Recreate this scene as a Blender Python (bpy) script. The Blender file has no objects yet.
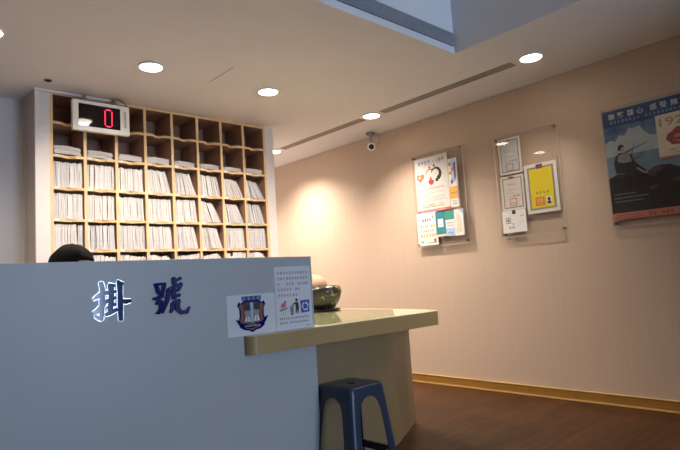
import bpy, bmesh, math, random
from mathutils import Vector, Matrix
random.seed(7)
S = bpy.context.scene
C = S.collection

# ------------------------------------------------------------------ camera, world, light, exposure
CAM_H = 1.0163
YAW, PITCH, ROLL, FPX = 0.7413, 0.0995, -0.0636, 547.8
F = Vector((math.sin(YAW) * math.cos(PITCH), math.cos(YAW) * math.cos(PITCH), math.sin(PITCH)))
R0 = F.cross(Vector((0, 0, 1))).normalized()
U0 = R0.cross(F)
RV = R0 * math.cos(ROLL) + U0 * math.sin(ROLL)
UV = -R0 * math.sin(ROLL) + U0 * math.cos(ROLL)
cd = bpy.data.cameras.new('camera')
cd.sensor_width = 36
cd.sensor_fit = 'HORIZONTAL'
cd.lens = FPX / 680 * 36
cd.clip_start = 0.02
cam = bpy.data.objects.new('camera', cd)
C.objects.link(cam)
M = Matrix((RV, UV, -F)).transposed().to_4x4()
M.translation = Vector((0, 0, CAM_H))
cam.matrix_world = M
S.camera = cam

S.view_settings.view_transform = 'Standard'
S.view_settings.look = 'None'
S.view_settings.gamma = 1
S.view_settings.use_curve_mapping = False
S.view_settings.exposure = 0.0

SKY = 19.5            # daylight outside the front window
LAMP = 165.0          # watts of each downlight
wd = bpy.data.worlds.new('daylight')
S.world = wd
wd.use_nodes = True
wd.node_tree.nodes['Background'].inputs[0].default_value = (0.55, 0.70, 0.97, 1)
wd.node_tree.nodes['Background'].inputs[1].default_value = SKY
WIN = (1.65, 3.20, 0.20, 2.45)     # front window opening: x0, x1, z0, z1
YF = -4.6                         # inner face of the front wall
ld = bpy.data.lights.new('window_portal', 'AREA')
ld.shape = 'RECTANGLE'
ld.size, ld.size_y = WIN[1] - WIN[0], WIN[3] - WIN[2]
ld.cycles.is_portal = True
lo = bpy.data.objects.new('window_portal', ld)
C.objects.link(lo)
lo.location = ((WIN[0] + WIN[1]) / 2, YF - 0.18, (WIN[2] + WIN[3]) / 2)
lo.rotation_euler = (math.radians(90), 0, 0)      # faces +Y, into the room

# ------------------------------------------------------------------ constants read off the room
ZC = 2.5            # low ceiling
XW = 4.112          # right wall
YS = 4.174          # shelf front
YB = 4.485          # back wall
XL = -2.0           # left wall
YE = 7.2            # end of corridor
XR, YR = 3.07, 2.089   # inner corner of the raised ceiling tray
ZR = 2.95


# ------------------------------------------------------------------ materials
def mat(name, col, rough=0.6, metal=0.0, spec=0.5, emit=None, es=0.0, var=0.0, scale=30.0, coat=0.0):
    m = bpy.data.materials.new(name)
    m.use_nodes = True
    nt = m.node_tree
    b = nt.nodes['Principled BSDF']
    b.inputs['Base Color'].default_value = (*col, 1)
    b.inputs['Roughness'].default_value = rough
    b.inputs['Metallic'].default_value = metal
    b.inputs['Specular IOR Level'].default_value = spec
    b.inputs['Coat Weight'].default_value = coat
    b.inputs['Coat Roughness'].default_value = 0.05
    if emit:
        b.inputs['Emission Color'].default_value = (*emit, 1)
        b.inputs['Emission Strength'].default_value = es
    if var > 0:
        tc = nt.nodes.new('ShaderNodeTexCoord')
        n = nt.nodes.new('ShaderNodeTexNoise')
        n.inputs['Scale'].default_value = scale
        n.inputs['Detail'].default_value = 4
        cr = nt.nodes.new('ShaderNodeValToRGB')
        cr.color_ramp.elements[0].position = 0.3
        cr.color_ramp.elements[1].position = 0.7
        cr.color_ramp.elements[0].color = (*[max(0, c * (1 - var)) for c in col], 1)
        cr.color_ramp.elements[1].color = (*[min(1, c * (1 + var)) for c in col], 1)
        nt.links.new(tc.outputs['Object'], n.inputs['Vector'])
        nt.links.new(n.outputs['Fac'], cr.inputs['Fac'])
        nt.links.new(cr.outputs['Color'], b.inputs['Base Color'])
    return m


def wallpaper(name, c1, c2):
    m = mat(name, c1, 0.7)
    nt = m.node_tree
    b = nt.nodes['Principled BSDF']
    tc = nt.nodes.new('ShaderNodeTexCoord')
    mp = nt.nodes.new('ShaderNodeMapping')
    mp.inputs['Scale'].default_value = (45, 45, 0.35)
    n = nt.nodes.new('ShaderNodeTexNoise')
    n.inputs['Scale'].default_value = 1.0
    n.inputs['Detail'].default_value = 3
    cr = nt.nodes.new('ShaderNodeValToRGB')
    cr.color_ramp.elements[0].position = 0.35
    cr.color_ramp.elements[1].position = 0.65
    cr.color_ramp.elements[0].color = (*c1, 1)
    cr.color_ramp.elements[1].color = (*c2, 1)
    bp = nt.nodes.new('ShaderNodeBump')
    bp.inputs['Strength'].default_value = 0.15
    bp.inputs['Distance'].default_value = 0.002
    nt.links.new(tc.outputs['Object'], mp.inputs['Vector'])
    nt.links.new(mp.outputs['Vector'], n.inputs['Vector'])
    nt.links.new(n.outputs['Fac'], cr.inputs['Fac'])
    nt.links.new(cr.outputs['Color'], b.inputs['Base Color'])
    nt.links.new(n.outputs['Fac'], bp.inputs['Height'])
    nt.links.new(bp.outputs['Normal'], b.inputs['Normal'])
    return m


def wood(name, c1, c2, rough=0.45, axis=0, scale=6.0, planks=False, stretch=14.0):
    m = mat(name, c1, rough)
    nt = m.node_tree
    b = nt.nodes['Principled BSDF']
    tc = nt.nodes.new('ShaderNodeTexCoord')
    mp = nt.nodes.new('ShaderNodeMapping')
    sc = [stretch] * 3
    sc[axis] = 1.0
    mp.inputs['Scale'].default_value = sc
    n = nt.nodes.new('ShaderNodeTexNoise')
    n.inputs['Scale'].default_value = scale
    n.inputs['Detail'].default_value = 6
    cr = nt.nodes.new('ShaderNodeValToRGB')
    cr.color_ramp.elements[0].position = 0.3
    cr.color_ramp.elements[1].position = 0.72
    cr.color_ramp.elements[0].color = (*c1, 1)
    cr.color_ramp.elements[1].color = (*c2, 1)
    nt.links.new(tc.outputs['Object'], mp.inputs['Vector'])
    nt.links.new(mp.outputs['Vector'], n.inputs['Vector'])
    nt.links.new(n.outputs['Fac'], cr.inputs['Fac'])
    if planks:
        b.inputs['Specular IOR Level'].default_value = 0.2
        br = nt.nodes.new('ShaderNodeTexBrick')
        br.inputs['Scale'].default_value = 1.0
        br.inputs['Brick Width'].default_value = 1.2
        br.inputs['Row Height'].default_value = 0.125
        br.inputs['Mortar Size'].default_value = 0.0015
        br.inputs['Color1'].default_value = (0.7, 0.7, 0.7, 1)
        br.inputs['Color2'].default_value = (1.0, 1.0, 1.0, 1)
        br.inputs['Mortar'].default_value = (0.35, 0.35, 0.35, 1)
        mx = nt.nodes.new('ShaderNodeMix')
        mx.data_type = 'RGBA'
        mx.blend_type = 'MULTIPLY'
        mx.inputs[0].default_value = 1.0
        nt.links.new(tc.outputs['Object'], br.inputs['Vector'])
        nt.links.new(cr.outputs['Color'], mx.inputs[6])
        nt.links.new(br.outputs['Color'], mx.inputs[7])
        nt.links.new(mx.outputs[2], b.inputs['Base Color'])
    else:
        nt.links.new(cr.outputs['Color'], b.inputs['Base Color'])
    return m


def clear(name, tint=(1, 1, 1), ior=1.5, boost=0.0):
    m = bpy.data.materials.new(name)
    m.use_nodes = True
    nt = m.node_tree
    nt.nodes.remove(nt.nodes['Principled BSDF'])
    out = nt.nodes['Material Output']
    t = nt.nodes.new('ShaderNodeBsdfTransparent')
    t.inputs[0].default_value = (*tint, 1)
    g = nt.nodes.new('ShaderNodeBsdfGlossy')
    g.inputs['Roughness'].default_value = 0.02
    fr = nt.nodes.new('ShaderNodeFresnel')
    fr.inputs['IOR'].default_value = ior
    mx = nt.nodes.new('ShaderNodeMixShader')
    ge = nt.nodes.new('ShaderNodeNewGeometry')     # inner faces of the thin sheet pass light straight on
    inv = nt.nodes.new('ShaderNodeMath')
    inv.operation = 'SUBTRACT'
    inv.inputs[0].default_value = 1.0
    mu = nt.nodes.new('ShaderNodeMath')
    mu.operation = 'MULTIPLY'
    nt.links.new(ge.outputs['Backfacing'], inv.inputs[1])
    nt.links.new(fr.outputs[0], mu.inputs[0])
    nt.links.new(inv.outputs[0], mu.inputs[1])
    nt.links.new(mu.outputs[0], mx.inputs[0])
    nt.links.new(t.outputs[0], mx.inputs[1])
    nt.links.new(g.outputs[0], mx.inputs[2])
    nt.links.new(mx.outputs[0], out.inputs[0])
    return m


def cloudprint(name, c1, c2):
    """printed photograph of a cloudy sky"""
    m = mat(name, c1, 0.5)
    nt = m.node_tree
    b = nt.nodes['Principled BSDF']
    tc = nt.nodes.new('ShaderNodeTexCoord')
    n = nt.nodes.new('ShaderNodeTexNoise')
    n.inputs['Scale'].default_value = 6.0
    n.inputs['Detail'].default_value = 6
    cr = nt.nodes.new('ShaderNodeValToRGB')
    cr.color_ramp.elements[0].position = 0.42
    cr.color_ramp.elements[1].position = 0.62
    cr.color_ramp.elements[0].color = (*c1, 1)
    cr.color_ramp.elements[1].color = (*c2, 1)
    nt.links.new(tc.outputs['Object'], n.inputs['Vector'])
    nt.links.new(n.outputs['Fac'], cr.inputs['Fac'])
    nt.links.new(cr.outputs['Color'], b.inputs['Base Color'])
    return m


m_ceil = mat('ceiling_paint', (0.81, 0.795, 0.80), 0.85, var=0.015, scale=3)
m_wall = wallpaper('striped_wallpaper', (0.525, 0.405, 0.308), (0.54, 0.42, 0.322))
m_plain = mat('plain_paint', (0.58, 0.57, 0.59), 0.8, var=0.02, scale=4)
m_greywall = mat('grey_green_paint', (0.20, 0.20, 0.19), 0.8, var=0.03, scale=4)
m_floor = wood('floor_planks', (0.042, 0.015, 0.005), (0.095, 0.037, 0.012), 0.45, 0, 3.0, True, 9.0)
m_base = wood('baseboard_wood', (0.29, 0.14, 0.022), (0.36, 0.185, 0.034), 0.4, 1, 4.0)
m_basetrim = mat('baseboard_lip', (0.55, 0.36, 0.12), 0.35, var=0.05)
m_white = mat('white_laminate', (0.68, 0.635, 0.60), 0.45, var=0.015, scale=8)
m_whitepl = mat('white_plastic', (0.82, 0.80, 0.76), 0.4, var=0.01)
m_edge = wood('edge_wood', (0.66, 0.43, 0.20), (0.80, 0.56, 0.29), 0.45, 2, 8.0)
m_inner = wood('shelf_interior', (0.32, 0.18, 0.125), (0.42, 0.24, 0.165), 0.5, 2, 4.0)
m_paper = mat('paper', (0.78, 0.765, 0.76), 0.8, var=0.03, scale=12)
m_file = [mat('file_paper_%s' % n, c, 0.85, var=0.10, scale=70) for n, c in
          (('warm', (0.66, 0.625, 0.60)), ('cool', (0.61, 0.595, 0.60)), ('pale', (0.67, 0.645, 0.635)), ('grey', (0.58, 0.565, 0.565)))]
m_panel = mat('counter_laminate', (0.49, 0.495, 0.49), 0.42, var=0.02, scale=2)
m_navy = mat('navy_acrylic', (0.006, 0.010, 0.13), 0.10, spec=0.5, var=0.05)
m_glint = mat('silver_glint', (0.92, 0.94, 0.97), 0.28, metal=0.85, var=0.02)
m_gold = mat('tan_edge_band', (0.47, 0.315, 0.13), 0.38, metal=0.0, var=0.04, scale=5)
m_table = mat('cream_tabletop', (0.62, 0.54, 0.38), 0.30, var=0.05, scale=9)
m_ped = wood('pedestal_laminate', (0.275, 0.18, 0.082), (0.30, 0.20, 0.092), 0.5, 2, 2.0)
m_blue = mat('blue_plastic', (0.032, 0.046, 0.085), 0.32, var=0.05, scale=20)
m_black = mat('black_plastic', (0.012, 0.012, 0.013), 0.35, var=0.1)
m_case = mat('cream_casing', (0.92, 0.87, 0.78), 0.4, var=0.01)
m_screen = mat('display_screen', (0.006, 0.002, 0.003), 0.05, spec=0.4, var=0.1)
m_led = mat('red_led', (0.6, 0.02, 0.05), 0.4, emit=(1.0, 0.02, 0.09), es=2.2)
m_chrome = mat('stud_metal', (0.28, 0.25, 0.22), 0.3, metal=1.0, var=0.05)
m_slot = mat('slot_grey', (0.34, 0.31, 0.28), 0.6, var=0.05)
m_grille = mat('grille_slat', (0.42, 0.46, 0.50), 0.5, var=0.05)
m_dark = mat('dark_void', (0.02, 0.02, 0.022), 0.8, var=0.05)
m_lampglow = mat('lamp_glow', (1, 0.95, 0.88), 0.4, emit=(1.0, 0.84, 0.66), es=26.0)
m_acryl = clear('acrylic', (0.97, 0.97, 0.96))
m_glass = clear('window_glass', (0.96, 0.98, 0.98))
m_deskglass = clear('desk_glass', (0.90, 0.94, 0.88), 1.6)
m_ink = mat('dark_ink', (0.04, 0.04, 0.05), 0.7, var=0.1)
m_inkgrey = mat('grey_ink', (0.25, 0.24, 0.24), 0.7, var=0.1)
m_red = mat('red_ink', (0.62, 0.05, 0.06), 0.6, var=0.05)
m_pink = mat('pink_ink', (0.78, 0.16, 0.22), 0.6, var=0.05)
m_blueink = mat('blue_ink', (0.05, 0.09, 0.42), 0.6, var=0.05)
m_purple = mat('purple_ink', (0.20, 0.10, 0.22), 0.6, var=0.05)
m_yellow = mat('yellow_print', (0.80, 0.66, 0.02), 0.55, var=0.03)
m_orange = mat('orange_ink', (0.80, 0.42, 0.08), 0.6, var=0.05)
m_teal = mat('teal_print', (0.03, 0.22, 0.26), 0.5, var=0.15, scale=40)
m_lblue = mat('light_blue_print', (0.36, 0.55, 0.76), 0.5, var=0.06, scale=40)
m_green = mat('green_ink', (0.20, 0.42, 0.10), 0.6, var=0.1)
m_olive = mat('olive_border', (0.33, 0.30, 0.22), 0.6, var=0.08, scale=80)
m_sky = cloudprint('sky_print', (0.02, 0.09, 0.27), (0.16, 0.28, 0.42))
m_cloud = mat('cloud_print', (0.48, 0.56, 0.61), 0.5, var=0.12, scale=14)
m_sea = mat('sea_print', (0.21, 0.33, 0.43), 0.5, var=0.08, scale=20)
m_rock = mat('rock_print', (0.030, 0.023, 0.021), 0.5, var=0.4, scale=30)
m_rockl = mat('rock_light_print', (0.10, 0.072, 0.06), 0.5, var=0.4, scale=40)
m_skin = mat('skin', (0.55, 0.34, 0.24), 0.55, var=0.05)
m_hair = mat('black_hair', (0.006, 0.005, 0.005), 0.8, spec=0.08, var=0.3, scale=60)
m_cloth = mat('dark_cloth', (0.03, 0.035, 0.05), 0.9, var=0.15, scale=40)
m_trous = mat('trousers', (0.02, 0.02, 0.025), 0.9, var=0.15, scale=40)
m_header = mat('deep_blue_print', (0.010, 0.05, 0.20), 0.5, var=0.08)
m_wprint = mat('white_print', (0.80, 0.80, 0.82), 0.6, var=0.02)
m_salmon = mat('salmon_print', (0.62, 0.22, 0.14), 0.6, var=0.05)
m_cream = mat('cream_print', (0.72, 0.64, 0.50), 0.6, var=0.04)
m_maroon = mat('maroon_print', (0.30, 0.07, 0.06), 0.6, var=0.12, scale=60)
m_brownp = mat('brown_print', (0.26, 0.10, 0.05), 0.6, var=0.15, scale=60)


def pot_mat():
    m = mat('painted_ceramic', (0.02, 0.02, 0.015), 0.30, coat=0.15)
    nt = m.node_tree
    b = nt.nodes['Principled BSDF']
    tc = nt.nodes.new('ShaderNodeTexCoord')
    n = nt.nodes.new('ShaderNodeTexNoise')
    n.inputs['Scale'].default_value = 26
    n.inputs['Detail'].default_value = 3
    n.inputs['Distortion'].default_value = 1.2
    cr = nt.nodes.new('ShaderNodeValToRGB')
    e = cr.color_ramp.elements
    e[0].position = 0.55
    e[0].color = (0.016, 0.016, 0.010, 1)
    e[1].position = 0.61
    e[1].color = (0.05, 0.045, 0.02, 1)
    x = e.new(0.655)
    x.color = (0.36, 0.27, 0.12, 1)
    x = e.new(0.71)
    x.color = (0.30, 0.28, 0.24, 1)
    nt.links.new(tc.outputs['Object'], n.inputs['Vector'])
    nt.links.new(n.outputs['Fac'], cr.inputs['Fac'])
    nt.links.new(cr.outputs['Color'], b.inputs['Base Color'])
    return m


m_pot = pot_mat()
m_ball = mat('peach_stone', (0.50, 0.30, 0.185), 0.55, var=0.10, scale=14)


# ------------------------------------------------------------------ mesh helpers
def B():
    return bmesh.new()


def box(bm, x0, x1, y0, y1, z0, z1, bev=0.0, seg=2):
    vs = [bm.verts.new(p) for p in ((x0, y0, z0), (x1, y0, z0), (x1, y1, z0), (x0, y1, z0),
                                    (x0, y0, z1), (x1, y0, z1), (x1, y1, z1), (x0, y1, z1))]
    fs = [bm.faces.new([vs[i] for i in f]) for f in ((3, 2, 1, 0), (4, 5, 6, 7), (0, 1, 5, 4), (1, 2, 6, 5), (2, 3, 7, 6), (3, 0, 4, 7))]
    if bev > 0:
        es = list({e for f in fs for e in f.edges})
        bmesh.ops.bevel(bm, geom=es, offset=bev, segments=seg, profile=0.5, affect='EDGES')
    return vs


def prism(bm, pts, fr, d0, d1):
    """2D polygon pts in frame fr=(origin,u,v,n), extruded along n from d0 to d1"""
    o, u, v, n = fr
    a = [bm.verts.new(o + u * p[0] + v * p[1] + n * d0) for p in pts]
    b = [bm.verts.new(o + u * p[0] + v * p[1] + n * d1) for p in pts]
    k = len(pts)
    try:
        bm.faces.new(list(reversed(a)))
        bm.faces.new(b)
        for i in range(k):
            j = (i + 1) % k
            bm.faces.new((a[i], a[j], b[j], b[i]))
    except ValueError:
        pass


def lathe(bm, prof, c, seg=32, axis=Vector((0, 0, 1)), caps=True):
    ax = axis.normalized()
    t = Vector((1, 0, 0)) if abs(ax.x) < 0.9 else Vector((0, 1, 0))
    e1 = ax.cross(t).normalized()
    e2 = ax.cross(e1)
    rings = []
    for r, h in prof:
        rings.append([bm.verts.new(Vector(c) + ax * h + (e1 * math.cos(2 * math.pi * i / seg) + e2 * math.sin(2 * math.pi * i / seg)) * max(r, 1e-5)) for i in range(seg)])
    for a, b in zip(rings, rings[1:]):
        for i in range(seg):
            j = (i + 1) % seg
            bm.faces.new((a[i], a[j], b[j], b[i]))
    if caps:
        bm.faces.new(list(reversed(rings[0])))
        bm.faces.new(rings[-1])


def tube(bm, pts, r, seg=10):
    pts = [Vector(p) for p in pts]
    prev = None
    rings = []
    for i, p in enumerate(pts):
        d = (pts[min(i + 1, len(pts) - 1)] - pts[max(i - 1, 0)]).normalized()
        if prev is None:
            t = Vector((0, 0, 1)) if abs(d.z) < 0.9 else Vector((1, 0, 0))
            e1 = d.cross(t).normalized()
        else:
            e1 = (prev - d * prev.dot(d)).normalized()
        prev = e1
        e2 = d.cross(e1)
        rr = r[i] if isinstance(r, (list, tuple)) else r
        rings.append([bm.verts.new(p + (e1 * math.cos(2 * math.pi * k / seg) + e2 * math.sin(2 * math.pi * k / seg)) * rr) for k in range(seg)])
    for a, b in zip(rings, rings[1:]):
        for k in range(seg):
            j = (k + 1) % seg
            bm.faces.new((a[k], a[j], b[j], b[k]))
    bm.faces.new(list(reversed(rings[0])))
    bm.faces.new(rings[-1])


def world_off(p):
    v = Vector((0, 0, 0))
    while p is not None:
        v = v + p.location
        p = p.parent
    return v


def obj(name, bm, m, parent=None, origin=None, smooth=False, label=None):
    """links the bmesh (given in room coordinates) as one mesh object"""
    bmesh.ops.recalc_face_normals(bm, faces=bm.faces[:])
    off = world_off(parent)
    if origin is None:
        if parent is None:
            xs = [v.co for v in bm.verts]
            origin = Vector(((min(v.x for v in xs) + max(v.x for v in xs)) / 2, (min(v.y for v in xs) + max(v.y for v in xs)) / 2, min(v.z for v in xs)))
        else:
            origin = off
    origin = Vector(origin)
    bmesh.ops.translate(bm, verts=bm.verts[:], vec=-origin)
    me = bpy.data.meshes.new(name)
    bm.to_mesh(me)
    bm.free()
    if smooth:
        for p in me.polygons:
            p.use_smooth = True
        me.set_sharp_from_angle(angle=math.radians(40))
    for mm in (m if isinstance(m, (list, tuple)) else [m]):
        me.materials.append(mm)
    o = bpy.data.objects.new(name, me)
    C.objects.link(o)
    o.location = origin - off
    if parent is not None:
        o.parent = parent
    if label:
        o['label'] = label
    return o


def tag(o, label, cat, group=None, kind=None):
    o['label'] = label
    o['category'] = cat
    if group:
        o['group'] = group
    if kind:
        o['kind'] = kind
    return o


def thing(name, loc, label, cat, group=None):
    o = bpy.data.objects.new(name, None)
    o.empty_display_size = 0.1
    C.objects.link(o)
    o.location = loc
    return tag(o, label, cat, group)


def struct(name, bm, m, parent=None, **k):
    o = obj(name, bm, m, parent, origin=(0, 0, 0) if parent is None else None, **k)
    if parent is None:
        o['kind'] = 'structure'
    return o


def rrect(x0, y0, x1, y1, r, n=5):
    pts = []
    for cx, cy, a in ((x1 - r, y0 + r, -90), (x1 - r, y1 - r, 0), (x0 + r, y1 - r, 90), (x0 + r, y0 + r, 180)):
        for i in range(n + 1):
            t = math.radians(a + 90 * i / n)
            pts.append((cx + r * math.cos(t), cy + r * math.sin(t)))
    return pts


def rect(x0, y0, x1, y1):
    return [(x0, y0), (x1, y0), (x1, y1), (x0, y1)]


def ell(cx, cy, rx, ry, n=20, rot=0):
    c, s = math.cos(rot), math.sin(rot)
    return [(cx + rx * math.cos(2 * math.pi * i / n) * c - ry * math.sin(2 * math.pi * i / n) * s,
             cy + rx * math.cos(2 * math.pi * i / n) * s + ry * math.sin(2 * math.pi * i / n) * c) for i in range(n)]


def stroke(pts, ws, n=5):
    """brush stroke: polyline with a width at each point, rounded ends -> polygon"""
    P = [Vector((p[0], p[1])) for p in pts]
    L, Rr = [], []
    for i, p in enumerate(P):
        d = (P[min(i + 1, len(P) - 1)] - P[max(i - 1, 0)]).normalized()
        nn = Vector((-d.y, d.x))
        L.append(p + nn * ws[i] / 2)
        Rr.append(p - nn * ws[i] / 2)
    d = (P[-1] - P[-2]).normalized()
    nn = Vector((-d.y, d.x))
    e = [P[-1] + (nn * math.cos(t) + d * .45 * math.sin(t)) * ws[-1] / 2 for t in [math.pi * k / n for k in range(1, n)]]
    d0 = (P[0] - P[1]).normalized()
    n0 = Vector((-d0.y, d0.x))
    s = [P[0] + (n0 * math.cos(t) + d0 * .45 * math.sin(t)) * ws[0] / 2 for t in [math.pi * k / n for k in range(1, n)]]
    return [(q.x, q.y) for q in L + e + list(reversed(Rr)) + s]


def flats(name, polys, fr, d, m, parent=None, th=0.0004, lift=0.0, **k):
    bm = B()
    for i, p in enumerate(polys):
        prism(bm, p, fr, d, d + th + (i % 7) * .00003 + i * lift)
    return obj(name, bm, m, parent, **k)


def glyphs(x0, y0, n, w, gap=None, seed=0, skip=(), wt=.12):
    """small illegible marks of a printed text line: n blocks of a few strokes; y0 is the line's base"""
    r = random.Random(seed)
    gap = w * 1.18 if gap is None else gap
    out = []
    for i in range(n):
        if i in skip:
            continue
        x = x0 + i * gap
        t = w * wt
        for k in range(3):
            y = y0 + w * (0.08 + 0.36 * k) + r.uniform(-.05, .05) * w
            a, b = r.uniform(0, .25), r.uniform(.7, 1)
            out.append(rect(x + a * w, y, x + b * w, y + t))
        for k in range(r.choice((1, 2))):
            xx = x + w * (r.uniform(.15, .4) + .4 * k)
            out.append(rect(xx, y0 + w * r.uniform(0, .2), xx + t, y0 + w * r.uniform(.75, 1)))
    return out


def text(name, s, x0, y0, size, fr, d, m, parent, bold=0.0, width=None, th=0.0004):
    cu = bpy.data.curves.new('txt', 'FONT')
    cu.body = s
    cu.size = size
    cu.offset = bold * size
    cu.resolution_u = 3
    o = bpy.data.objects.new('txt', cu)
    C.objects.link(o)
    dg = bpy.context.evaluated_depsgraph_get()
    dg.update()
    me = bpy.data.meshes.new_from_object(o.evaluated_get(dg))
    bpy.data.objects.remove(o)
    bm = B()
    bm.from_mesh(me)
    bpy.data.meshes.remove(me)
    xs = [v.co.x for v in bm.verts]
    sx = 1.0
    if width and xs:
        sx = width / (max(xs) - min(xs))
    mn = min(xs) if xs else 0
    ou, u, v, n = fr
    for w in bm.verts:
        w.co = ou + u * (x0 + (w.co.x - mn) * sx) + v * (y0 + w.co.y) + n * d
    return obj(name, bm, m, parent)


def frame_wall(y, z):       # right wall: u to the right in the picture (-Y), v up, n into the room
    return lambda x: (Vector((x, y, z)), Vector((0, -1, 0)), Vector((0, 0, 1)), Vector((-1, 0, 0)))


def frame_front(x, y, z):   # faces the camera side (-Y)
    return (Vector((x, y, z)), Vector((1, 0, 0)), Vector((0, 0, 1)), Vector((0, -1, 0)))


TOP = lambda z: (Vector((0, 0, z)), Vector((1, 0, 0)), Vector((0, 1, 0)), Vector((0, 0, 1)))

# ------------------------------------------------------------------ the room
bm = B()
box(bm, XL - .15, XW + .15, YF - .2, YE + .15, -0.12, 0)
struct('floor', bm, m_floor)

bm = B()
box(bm, XL - .1, XW + .1, YR, YE + .1, ZC, ZR + .1)
box(bm, XR, XW + .1, YF - .1, YR, ZC, ZR + .1)
box(bm, XL - .1, XR, YF - .1, YR, ZR, ZR + .1)
struct('ceiling', bm, m_ceil)

bm = B()
box(bm, XW, XW + .12, YF - .1, YE, 0, ZC)
struct('wall_right', bm, m_wall)
bm = B()
box(bm, XL - .12, XL, YF - .1, YB, 0, ZR)
struct('wall_left', bm, m_greywall)
bm = B()
box(bm, XL, 3.02, YB, YB + .1, 0, ZC)
box(bm, 2.92, 3.02, YB + .1, YE, 0, ZC)
struct('wall_back', bm, m_plain)
bm = B()
box(bm, 2.92, XW, YE, YE + .1, 0, ZC)
struct('wall_corridor', bm, m_plain)
bm = B()
box(bm, XL, WIN[0], YF - .12, YF, 0, ZR)
box(bm, WIN[1], XW, YF - .12, YF, 0, ZR)
box(bm, 3.25, XW, -1.25, -.75, 0, ZC)  # unseen pillar added to keep window daylight off the right wall
box(bm, WIN[0], WIN[1], YF - .12, YF, 0, WIN[2])
box(bm, WIN[0], WIN[1], YF - .12, YF, WIN[3], ZR)
struct('wall_front', bm, m_greywall)
win = bpy.data.objects.new('window_1', None)
C.objects.link(win)
win.location = (WIN[0], YF, WIN[2])
win['kind'] = 'structure'
bm = B()
w = .05
box(bm, WIN[0], WIN[0] + w, YF - .10, YF - .03, WIN[2], WIN[3])
box(bm, WIN[1] - w, WIN[1], YF - .10, YF - .03, WIN[2], WIN[3])
box(bm, WIN[0] + w, WIN[1] - w, YF - .10, YF - .03, WIN[2], WIN[2] + w)
box(bm, WIN[0] + w, WIN[1] - w, YF - .10, YF - .03, WIN[3] - w, WIN[3])
xm = (WIN[0] + WIN[1]) / 2
box(bm, xm - w / 2, xm + w / 2, YF - .10, YF - .03, WIN[2] + w, WIN[3] - w)
obj('window_frame', bm, m_whitepl, win)
bm = B()
box(bm, WIN[0] + w, xm - w / 2, YF - .07, YF - .064, WIN[2] + w, WIN[3] - w)
box(bm, xm + w / 2, WIN[1] - w, YF - .07, YF - .064, WIN[2] + w, WIN[3] - w)
obj('window_pane', bm, m_glass, win)

# baseboard of the right wall: board with a pale lip above and below
bm = B()
box(bm, XW - .012, XW, YF, YE, .012, .074)
bb = struct('baseboard_right', bm, m_base)
bm = B()
box(bm, XW - .016, XW, YF, YE, 0, .012, .002)
box(bm, XW - .015, XW, YF, YE, .074, .081, .002)
l = obj('baseboard_lip', bm, m_basetrim, bb)

# thin joint line in the ceiling boards
bm = B()
box(bm, 1.945, 1.951, 3.09, 3.43, ZC - .0012, ZC + .01)
struct('trim_1', bm, m_slot)

# linear slots of the ceiling (air return) along the right wall
for (y0, y1, lab) in ((1.95, 3.26, 'long grey slot vent in the ceiling nearer the poster'), (3.52, 4.79, 'long grey slot vent in the ceiling above the security camera')):
    t = thing('ceiling_vent', (3.592, (y0 + y1) / 2, ZC - .006), lab, 'vent', 'slot vents in the ceiling')
    bm = B()
    x0, x1 = 3.548, 3.636
    box(bm, x0, x0 + .006, y0, y1, ZC - .005, ZC)
    box(bm, x1 - .006, x1, y0, y1, ZC - .005, ZC)
    box(bm, x0 + .006, x1 - .006, y0, y0 + .006, ZC - .005, ZC)
    box(bm, x0 + .006, x1 - .006, y1 - .006, y1, ZC - .005, ZC)
    obj('vent_frame', bm, m_slot, t)
    bm = B()
    for k in range(5):
        xx = x0 + .012 + k * .0145
        box(bm, xx, xx + .009, y0 + .006, y1 - .006, ZC - .004, ZC)
    obj('vent_slat', bm, m_slot, t)

# air grille in the face of the raised ceiling tray
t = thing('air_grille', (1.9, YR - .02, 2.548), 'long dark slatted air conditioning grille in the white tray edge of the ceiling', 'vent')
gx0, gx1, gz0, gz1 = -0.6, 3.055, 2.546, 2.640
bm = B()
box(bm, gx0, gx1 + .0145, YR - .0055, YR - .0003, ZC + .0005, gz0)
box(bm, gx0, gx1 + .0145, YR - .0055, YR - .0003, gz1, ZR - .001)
obj('trim_and_brightened_face', bm, mat('white_trim_brightened', (0.88, 0.89, 0.92), 0.45, var=.01), t)  # white trim below; plaster above given a lighter coat standing in for daylight
bm = B()
box(bm, gx0, gx1, YR - .006, YR - .0003, gz0, gz1)
obj('grille_back', bm, m_dark, t)
bm = B()
for k in range(8):
    z = gz0 + .004 + k * .0115
    box(bm, gx0, gx1, YR - .016, YR - .006, z, z + .0065)
obj('grille_slat', bm, m_grille, t)

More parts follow.
